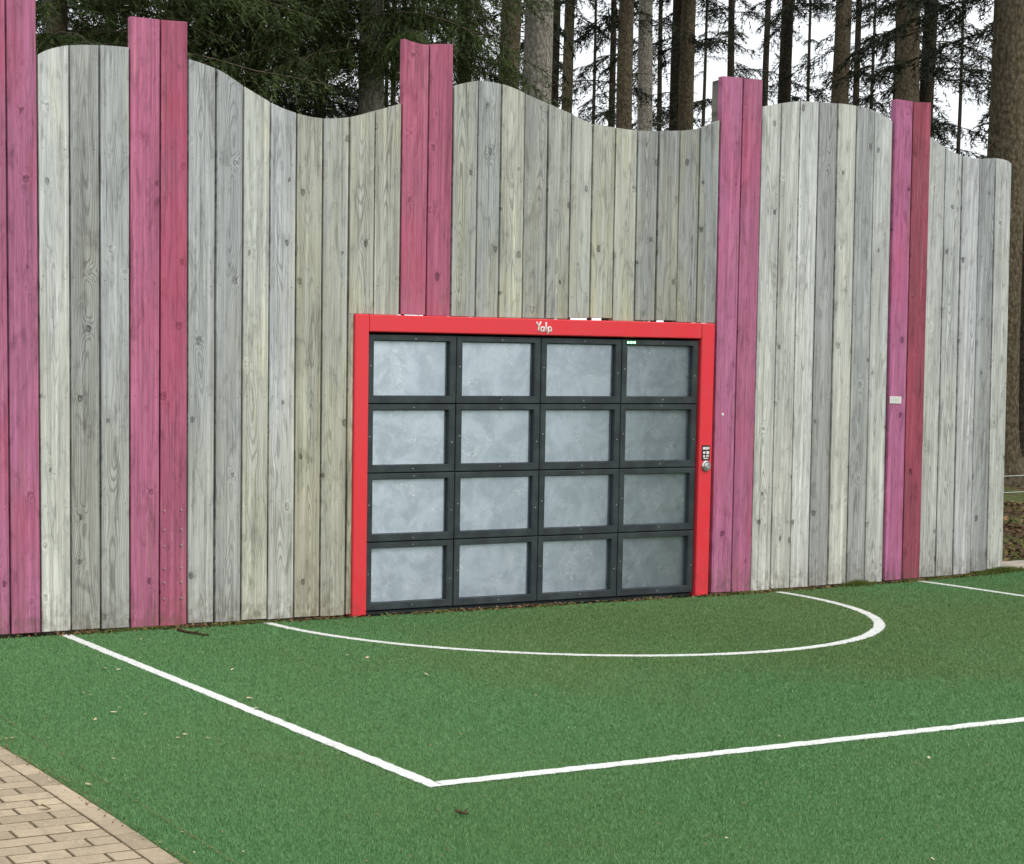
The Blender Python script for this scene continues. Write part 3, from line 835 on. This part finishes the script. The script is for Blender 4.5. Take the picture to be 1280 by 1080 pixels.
# ------------------------------------------------------------------ trees
def vec_noise(t, seed): return math.sin(t * 1.3 + seed) * .5 + math.sin(t * 3.1 + seed * 2.3) * .3 + math.sin(t * 7.7 + seed * 5.1) * .2
def trunk_mesh(r, H, seed, stubs=24, stub_from=1.6, stub_to=12.0, lean=(0, 0)):
    rg = np.random.default_rng(seed)
    b = MB(); ns = 16
    zs = np.unique(np.concatenate([np.linspace(-.4, 1, 6), np.linspace(1, H, 26)]))
    V = []
    for z in zs:
        rr = r * (1 - .78 * max(z, 0) / H) * (1 + .55 * math.exp(-max(z, 0) / .35))
        cx_ = lean[0] * z + .02 * math.sin(z * .5 + seed); cy_ = lean[1] * z + .02 * math.sin(z * .4 + seed * 2)
        for k in range(ns):
            a = 2 * math.pi * k / ns
            q = rr * (1 + .05 * math.sin(3 * a + z * .8 + seed) * (1 + 2.5 * math.exp(-max(z, 0) / .5)) + rg.normal(0, .018))
            V.append((cx_ + q * math.cos(a), cy_ + q * math.sin(a), z))
    m_ = len(zs)
    b.add(V, [(i*ns+j, i*ns+(j+1) % ns, (i+1)*ns+(j+1) % ns, (i+1)*ns+j) for i in range(m_-1) for j in range(ns)])
    for k in range(stubs):
        z = rg.uniform(stub_from, stub_to); a = rg.uniform(0, 2 * math.pi); L_ = abs(rg.normal(.0, .32)) + .04
        base = np.array([lean[0] * z, lean[1] * z, z]); dr = np.array([math.cos(a), math.sin(a), -.12 + rg.normal(0, .15)])
        tt = np.linspace(0, 1, 5)
        pts = base + dr * (r * .7 + L_ * tt)[:, None] + np.c_[rg.normal(0, .02, 5), rg.normal(0, .02, 5), -.12 * L_ * tt ** 2]
        b.tube(pts, .011 * (1 - .8 * tt) + .002, 4, False)
        if L_ > .5:
            for q in range(rg.integers(2, 6)):
                t0 = rg.uniform(.3, 1); p0 = base + dr * (r * .7 + L_ * t0)
                e = p0 + np.array([rg.normal(0, .18), rg.normal(0, .18), -abs(rg.normal(.1, .15))])
                b.tube([p0, (p0 + e) / 2 + rg.normal(0, .02, 3), e], [.005, .004, .0015], 3, False)
    return b.mesh('trunk')

def crown_mesh(name, seed, z0, z1, r0, r1, nb, dens, droop=.35, twig=True, pw=1.15, nsz=1.0):
    """spruce crown: whorled drooping boughs carrying hanging side twigs set with short needle tufts"""
    rg = np.random.default_rng(seed)
    T = []; wood = MB()
    for i in range(nb):
        t = rg.random() ** pw; z = z0 + (z1 - z0) * t
        Lb = (r0 + (r1 - r0) * t) * rg.uniform(.65, 1.12)
        a = rg.uniform(0, 2 * math.pi); ca, sa = math.cos(a), math.sin(a)
        n_ = 9; s = np.linspace(0, 1, n_)
        dz = .10 * Lb * s - droop * Lb * s ** 2 * rg.uniform(.7, 1.3) + .16 * Lb * np.maximum(s - .7, 0)
        wig = .09 * Lb * np.sin(s * 4 + rg.uniform(0, 6))
        ax = np.stack([ca * Lb * s - sa * wig, sa * Lb * s + ca * wig, z + dz], -1)
        ax = ax + rg.normal(0, .02, (n_, 3)) * s[:, None]
        wood.tube(ax, .010 * (1 - .85 * s) * (Lb / 2) + .002, 4, False)
        ns = int(Lb * 24 * dens)
        for k in range(ns):
            u = rg.uniform(.16, 1.0) if rg.random() < .9 else rg.uniform(.05, .2)
            f_ = u * (n_ - 1); j = min(int(f_), n_ - 2); p0 = ax[j] + (ax[j + 1] - ax[j]) * (f_ - j)
            tg = ax[j + 1] - ax[j]; tg /= np.linalg.norm(tg)
            sd_ = np.array([-sa, ca, 0]) * (1 if rg.random() < .5 else -1)
            l2 = (.10 + .55 * (1 - u) ** .6 * Lb / 2.2) * rg.uniform(.45, 1.15)
            dr = tg * rg.uniform(.35, .8) + sd_ * rg.uniform(.4, 1.0) + np.array([0, 0, rg.uniform(-.55, .05)])
            dr /= np.linalg.norm(dr)
            m_ = max(5, int(l2 / .020)); ss = (np.arange(m_) + rg.random(m_)) / m_
            P_ = p0 + dr * (l2 * ss)[:, None]; P_[:, 2] -= .45 * l2 * ss ** 2
            # needle tufts on the twig, both sides and below
            th = rg.uniform(0, 2 * math.pi, m_)
            e1 = np.cross(dr, [0, 0, 1.0]); e1 /= np.linalg.norm(e1) + 1e-9; e2 = np.cross(e1, dr)
            out = e1 * np.cos(th)[:, None] + e2 * np.sin(th)[:, None] * .8
            nl = rg.uniform(.022, .052, m_) * nsz
            tip = P_ + out * nl[:, None] + dr * (nl * rg.uniform(.4, 1.2, m_))[:, None] + np.array([0, 0, -.010])
            sdv = np.cross(out, dr); wv = rg.uniform(.004, .0095, m_)[:, None] * nsz
            bvec = (dr * .8 + sdv * .6) * wv
            T.append(np.stack([P_ - bvec, P_ + bvec, tip], 1))
            if twig and k % 2 == 0:
                pe = P_[-1]; pm_ = P_[m_ // 2]; o_ = e1 * .0035
                T.append(np.stack([p0 - o_, p0 + o_, pm_], 0)[None]); T.append(np.stack([pm_ - o_ * .7, pm_ + o_ * .7, pe], 0)[None])
    T = np.concatenate(T); nn = len(T)
    WV = np.concatenate(wood.v); WF = np.array([f for f in wood.f if len(f) == 4])
    WT = np.concatenate([WV[WF[:, [0, 1, 2]]], WV[WF[:, [0, 2, 3]]]])
    A = np.concatenate([T, WT])
    me = tri_mesh(name, A.reshape(-1, 3), len(A))
    at = me.attributes.new('shade', 'FLOAT', 'FACE')
    at.data.foreach_set('value', np.clip(rg.normal(.45, .3, len(A)), 0, 1).astype(np.float32))
    mi = np.zeros(len(A), np.int32); mi[nn:] = 1
    me.materials.append(M['needle']); me.materials.append(M['twig'])
    me.polygons.foreach_set('material_index', mi)
    return me

CR = {'low': crown_mesh('crown', 3, 2.4, 17.0, 2.7, .5, 250, 1.25, pw=1.7, nsz=1.35),
      'low2': crown_mesh('crown', 5, 2.7, 16.0, 2.5, .5, 220, 1.25, pw=1.7, nsz=1.35),
      'high': crown_mesh('crown', 9, 5.4, 23.0, 2.5, .7, 46, .95, .42, nsz=2.1, twig=False),
      'thin': crown_mesh('crown', 14, 6.5, 24.0, 2.0, .6, 34, .8, .42, nsz=2.1, twig=False)}
def tree(label, px, wpx, Y, H=24, kind=None, bark='bark', group=None, rotz=0.0, needle='needle_dark', py=120, name='spruce_tree', lean=(0, 0), stubs=24, dz=0.0, x=None, r=None, cs=1.0):
    if x is None:
        q = on_plane(px, py, Y); x = q[0]
        Z = (q - CAM) @ FW
        r = wpx * Z / F / 2 / 1.08
        zr = q[2]; r = r / (1 - .78 * zr / H)
    z = float(terrain(x, Y))
    t = thing(name, label, 'tree', (x, Y, z - .03), (0, 0, 0), group)
    sd_ = int(abs(x * 37 + Y * 11)) % 9973
    obj('trunk', trunk_mesh(r, H, sd_, stubs, lean=lean), M[bark], t, smooth=True)
    if kind:
        c = obj('crown', CR[kind], None, t, (0, 0, dz), (0, 0, rotz)); c.scale = (cs, cs, 1)
        if needle != 'needle':
            c.material_slots[0].link = 'OBJECT'; c.material_slots[0].material = M[needle]
    return t
# dense spruces behind the left part of the fence
tree('dense green spruce with drooping boughs behind the fence between the first two pink pairs', 75, 30, 5.0, 18, 'low', rotz=.4, needle='needle')
tree('dense dark spruce behind the pink pair that has bright screws', 225, 30, 7.2, 18, 'low2', rotz=2.1, needle='needle')
tree('green spruce whose drooping twigs hang over the deepest dip of the left boards', 318, 28, 6.4, 18, 'low', rotz=3.9, needle='needle', cs=.8)
tree('grey trunked spruce under green boughs just before the third pink pair', 463, 33, 5.2, 20, 'low2', 'bark_grey', rotz=5.2, needle='needle', dz=1.75, cs=.8)
tree('dark spruce with low black-green boughs behind the pink pair above the goal', 578, 20, 12.5, 20, 'low', 'bark_dark', rotz=1.2, dz=.5, cs=.42)
tree('dark spruce far behind the first dip of the fence', 290, 18, 13.0, 20, 'low', 'bark_dark', rotz=2.7, dz=.2)
tree('dark spruce far behind the tallest pink boards', 20, 18, 12.0, 20, 'low2', 'bark_dark', rotz=.7)
tree('dark spruce far behind the grey trunked spruce', 400, 16, 15.0, 22, 'low', 'bark_dark', rotz=4.4, dz=.9, cs=.7)
tree('dark spruce deep in the wood between two pink pairs', 140, 16, 16.0, 22, 'low', 'bark_dark', rotz=5.9, dz=.2)
tree('slender dark trunk between grey trunked spruce and pink pair', 492, 7, 19.0, 22, 'thin', 'bark_dark', rotz=1.1, dz=1.0)
# tall bare trunks behind the middle and right of the fence
tree('olive brown trunk touching the thick pale grey trunk', 636, 27, 7.6, 24, 'high', 'bark', rotz=.2, dz=1.0)
tree('thickest pale grey trunk behind the middle crest of the fence', 669.5, 38, 8.2, 24, 'high', 'bark_grey', rotz=1.9)
FAR = 'thin dark spruce trunks far back in the wood'
for px_, w_, Y_, kd_, rz_, dz_, lb in [
        (693, 10, 21, 'thin', .5, 0, 'slim black trunk squeezed between pale grey trunk and reddish brown slim trunk'),
        (764, 8, 27, 'high', 2.2, -.8, 'crooked thin dark trunk touching the brown trunk of the matched pair'),
        (824, 6, 34, 'thin', 3.0, 1.5, 'very thin trunk between the matched pair and the black trunk'),
        (912, 9, 26, 'high', 4.1, .6, 'slim dark trunk rising behind the fourth pink pair'),
        (957, 8, 29, 'thin', 5.0, .3, 'thin dark trunk at the edge of the fourth pink pair'),
        (1070, 8, 30, 'high', 1.0, .5, 'thin dark trunk beside the brown trunk on the last crest'),
        (1119, 8, 24, 'high', 2.0, -1.0, 'thin dark trunk hugging the stout brown trunk'),
        (742, 4, 44, 'high', 5.5, .5, None), (880, 4, 48, 'thin', .9, 2.0, None), (1010, 4, 46, 'high', 3.3, 1.0, None), (1200, 4, 44, 'thin', 4.0, 2.5, None), (1090, 4, 50, 'high', .3, .0, None),
        (506, 4, 30, 'thin', 2.2, 2.4, 'hair thin dark trunk touching the pink pair above the goal'),
        (484, 5, 26, 'thin', 3.2, 1.6, 'thin black trunk hidden under boughs beside the grey trunked spruce')]:
    tree(lb or 'hair thin spruce trunk farthest back against the white sky', px_, w_, Y_, 24, kd_, 'bark_dark', FAR, rotz=rz_, dz=dz_)
tree('dark barked trunk past the massive rough barked trunk', 1290, 26, 9.0, 24, 'high', 'bark_dark', rotz=.9)
tree('reddish brown slim trunk just past the thick pale grey trunk', 710, 14, 17, 24, 'thin', 'bark', rotz=2.9)
tree('brown trunk, left one of a matched pair over the lowest dip', 781, 20, 16, 24, 'thin', 'bark', rotz=4.9, dz=1.5)
tree('pale tan trunk, right one of a matched pair over the lowest dip', 806, 19, 17, 24, 'thin', 'bark_grey', rotz=.8, dz=1.5)
tree('black trunk overlapping an olive brown one beside the fourth pink pair', 846, 17, 18.5, 24, 'thin', 'bark_dark', rotz=1.4, dz=1.5)
tree('olive brown trunk half hidden by a black one beside the fourth pink pair', 858.5, 19, 17, 24, 'high', 'bark', rotz=2.4, dz=1.2)
tree('dark trunk rising just past the fourth pink pair', 978, 16, 18, 24, 'thin', 'bark_dark', rotz=3.7, dz=.8, lean=(.008, 0))
tree('brown trunk behind the crest between the last two pink pairs', 1051, 21, 16, 24, 'thin', 'bark', rotz=5.1, dz=1.0)
tree('stout brown trunk directly behind the last pink pair', 1132, 29, 12.5, 24, 'high', 'bark', rotz=.1)
tree('dark mossy trunk just past the last pink pair', 1159, 17, 15, 24, 'high', 'bark_dark', rotz=1.6, dz=-.6)
tree('massive rough barked trunk standing at the end of the fence', 1259, 45, 4.6, 24, 'high', 'bark', rotz=2.6, stubs=40)
tree('spruce with feathery hanging boughs seen between last pink pair and massive trunk', 1330, 20, 17, 24, 'low2', 'bark_dark', rotz=2.0, dz=2.6)
# wood edge on the far touch line, seen only as the dark reflection in the right-hand panels
for k, (x_, y_, kk) in enumerate([(9.42, -8.05, 'low'), (9.6, -4.9, 'low2'), (11.5, -10.1, 'low2'), (12.2, -7.0, 'low'), (14.0, -11.8, 'low')]):
    tree('dark spruce beside the pitch, mirrored in the panels next to the button post', 0, 0, y_, 18, kk, 'bark_dark', 'spruces mirrored in the panels', rotz=k * 1.3, x=x_, r=.2, dz=-2.4)

# ------------------------------------------------------------------ rope fence, litter, moss, leaves, twigs
rf = thing('rope_fence', 'two thin white ropes strung between low posts beside the massive trunk', 'rope fence', (0, 0, 0))
for yy in (593, 613.5):
    q = on_plane(1268, yy, 1.7)
    xs = np.linspace(q[0] - 2.2, q[0] + 3.5, 16)
    b = MB(); b.tube(np.c_[xs, np.full(16, 1.7), q[2] - .02 * np.sin((xs - xs[0]) * 1.1)], .004, 6); obj('rope', b, M['wire'], rf)
for dx in (-2.2, .95, 3.5):
    b = MB(); x_ = on_plane(1268, 600, 1.7)[0] + dx
    b.tube([(x_, 1.72, 0), (x_, 1.72, .5), (x_, 1.72, 1.0)], [.035, .034, .03], 8); obj('post', b, M['bark'], rf)

EDY = RNG.uniform(-6.0, -2.3, 520); EDX = edge_x(EDY) + RNG.normal(0, .018, 520)
def litter(name, N, fx, fy, fz, size, mat, up=.35):
    x = fx(N); y_ = fy(N, x); z = fz(x, y_)
    P_ = np.stack([x, y_, z], -1); a = RNG.uniform(0, 2 * math.pi, N); sz = RNG.uniform(.5, 1.2, N) * size
    d1 = np.stack([np.cos(a), np.sin(a), RNG.normal(0, up, N)], -1) * sz[:, None]
    d2 = np.stack([-np.sin(a), np.cos(a), RNG.normal(0, up, N)], -1) * (sz * RNG.uniform(.25, .6, N))[:, None]
    V = np.stack([P_ - d1, P_ + d2, P_ + d1, P_ - d1, P_ + d1, P_ - d2], 1).reshape(-1, 3)
    me = tri_mesh(name, V, N * 2)
    at = me.attributes.new('shade', 'FLOAT', 'FACE'); at.data.foreach_set('value', np.repeat(np.clip(RNG.normal(.5, .3, N), 0, 1), 2).astype(np.float32))
    return obj(name, me, mat, kind='stuff')
def base_y(N, x): return np.where((x > GX0) & (x < GX1), .01, WALL_Y) - np.abs(RNG.normal(0, .034, N)) - .004
def clumpy(lo, hi):
    def f(N):
        x = RNG.uniform(lo, hi, N * 6); p = .5 + .5 * np.sin(x * 2.3 + 1) * np.sin(x * 5.1 + 2); k = RNG.random(N * 6) < p ** 2 + .08
        return x[k][:N] if k.sum() >= N else np.resize(x[k], N)
    return f
litter('leaf_litter', 3600, clumpy(-4.1, 4.65), base_y, lambda x, y_: rise(x, y_) + .006 + RNG.uniform(0, .012, len(x)), .016, M['litter'])
litter('leaf_litter', 9000, lambda N: RNG.uniform(4.7, 9, N), lambda N, x: RNG.uniform(.7, 7, N), lambda x, y_: terrain(x, y_) + .01 + RNG.uniform(0, .02, len(x)), .035, M['litter'])
litter('leaf_litter', 520, lambda N: np.array(EDX), lambda N, x: np.array(EDY), lambda x, y_: 0 * x + .006 + RNG.uniform(0, .006, len(x)), .007, M['litter']).name = 'leaf_litter'
def tufts(name, N, cx_, cy_, sx, sy, h, z0=None):
    x = RNG.normal(cx_, sx, N); y_ = cy_ - np.abs(RNG.normal(0, sy, N))
    z = rise(x, y_) + np.exp(-((x - cx_) / sx) ** 2) * .012
    P_ = np.stack([x, y_, z], -1); a = RNG.uniform(0, 2 * math.pi, N); la = RNG.uniform(0, 2 * math.pi, N)
    s_ = np.stack([np.cos(a), np.sin(a), 0 * a], -1) * .0025
    tip = P_ + np.stack([np.cos(la) * h * .7, np.sin(la) * h * .7, RNG.uniform(.4, 1, N) * h], -1)
    me = tri_mesh(name, np.stack([P_ - s_, P_ + s_, tip], 1).reshape(-1, 3), N)
    at = me.attributes.new('shade', 'FLOAT', 'FACE'); at.data.foreach_set('value', RNG.random(N).astype(np.float32))
    return obj(name, me, M['moss'], kind='stuff')
litter('needle_litter', 1500, lambda N: np.clip(RNG.normal(-3.2, 2.2, N), -4.6, 4), lambda N, x: RNG.uniform(-5.6, -.05, N), lambda x, y_: rise(x, y_) + .010, .008, M['litter'], .1)
for cx_, sx, h, N in ((4.5, .13, .045, 2600), (4.2, .2, .02, 900), (2.95, .08, .05, 700), (3.5, .12, .02, 500), (2.2, .2, .015, 500), (-2.95, .25, .02, 700), (-2.2, .2, .015, 400), (3.8, .2, .015, 500), (1.75, .1, .02, 400)):
    tufts('moss', N, cx_, WALL_Y - .004, sx, .035, h)

# single fallen leaves
def leaf_mesh(seed):
    rg = np.random.default_rng(seed); n_ = 6; V = []; 
    for i in range(n_ + 1):
        t = i / n_; wv = math.sin(math.pi * min(1, t * 1.02)) * .27 * rg.uniform(.7, 1.3)
        zc = .10 * math.sin(t * 3 + seed); V += [(t - .5, -wv, zc + .16 * wv), (t - .5, 0, zc), (t - .5, wv * rg.uniform(.7, 1.1), zc + .3 * wv)]
    b = MB(); b.add(V, [q for i in range(n_) for q in ((i*3, i*3+3, i*3+4, i*3+1), (i*3+1, i*3+4, i*3+5, i*3+2))])
    me = b.mesh('fallen_leaf'); me.materials.append(M['leaf']); return me
LM = [leaf_mesh(s) for s in (1, 2, 3, 4)]
LV = [(65, 811, 13), (106, 837, 7), (131, 834, 14), (148, 836, 9), (105, 865, 8), (113, 868, 8), (142, 889, 14), (149, 883, 6), (168, 887, 7), (181, 892, 6), (119, 898, 9), (36, 902, 8), (61, 922, 14), (8, 922, 9), (16, 921, 8), (222, 921, 8), (231, 917, 9),
      (260, 921, 10), (142, 947, 8), (110, 979, 12), (312, 872, 15), (320, 884, 11), (202, 1018, 8), (238, 1028, 8), (227, 1039, 7), (304, 1063, 7), (243, 1064, 7), (434, 818, 11), (459, 821, 7), (533, 842, 13), (505, 858, 7), (402, 878, 10), (364, 1013, 11),
      (1161, 946, 11), (974, 919, 8), (800, 1005, 7), (677, 1002, 7), (670, 868, 6), (852, 912, 8), (1174, 760, 6), (630, 862, 9), (290, 836, 7), (243, 849, 5), (176, 798, 6), (62, 974, 7), (1124, 1036, 7), (1166, 1072, 6), (908, 1046, 6)]
for k, (a, b_, s_) in enumerate(LV):
    q = on_ground(a, b_, .016); Z = (q - CAM) @ FW
    sc = max(.015, s_ * Z / F * .78)
    o = obj('fallen_leaf', LM[k % 4], None, None, (q[0], q[1], .014 + float(rise(q[0], q[1]))), (RNG.normal(0, .25), RNG.normal(0, .25), RNG.uniform(0, 6.28)))
    o.scale = (sc, sc, sc * .6)
    o['label'] = 'small pale dry leaf lying on the green turf'; o['category'] = 'leaf'; o['group'] = 'dry leaves scattered on the turf'
q = on_ground(57, 1011, .006)
o = obj('fallen_leaf', leaf_mesh(8), None, None, (q[0], q[1], .012), (.2, .1, .4)); o.scale = (.055, .05, .07)
o.data.materials.clear(); o.data.materials.append(simple_noise_mat('dark_leaf', lin((70, 56, 36)), lin((116, 92, 60)), 60))
o['label'] = 'dark curled brown leaf on the clay pavers'; o['category'] = 'leaf'
def twig_obj(pa, pb_, r, label):
    a = on_ground(*pa, .014); c = on_ground(*pb_, .014); a[2] = .014 + float(rise(a[0], a[1])); c[2] = .014 + float(rise(c[0], c[1]))
    n_ = 7; tt = np.linspace(0, 1, n_); pts = a + (c - a) * tt[:, None] + np.c_[RNG.normal(0, .004, n_), RNG.normal(0, .004, n_), np.abs(RNG.normal(0, .003, n_))]
    cc = pts.mean(0); b = MB(); b.tube(pts - cc, r * (1 - .4 * tt), 6)
    m0, m1 = pts[3] - cc, pts[3] - cc + (c - a) * .18 + np.array([.02, .015, .012]); b.tube([m0, (m0 + m1) / 2, m1], [r * .5, r * .4, r * .2], 5)
    o = obj('twig', b, M['twig_dark'], None, cc); o['label'] = label; o['category'] = 'twig'
M['twig_dark'] = simple_noise_mat('twig_dark', lin((48, 38, 28)), lin((92, 72, 50)), 60)
twig_obj((221, 787.5), (260, 794.5), .010, 'dark bare stick at the foot of the screwed pink board')
twig_obj((571, 1014), (587, 1019), .006, 'short brown twig lying outside the corner of the white lines')
twig_obj((1101, 727), (1113, 731), .009, 'small dark stick at the foot of the last pink pair')
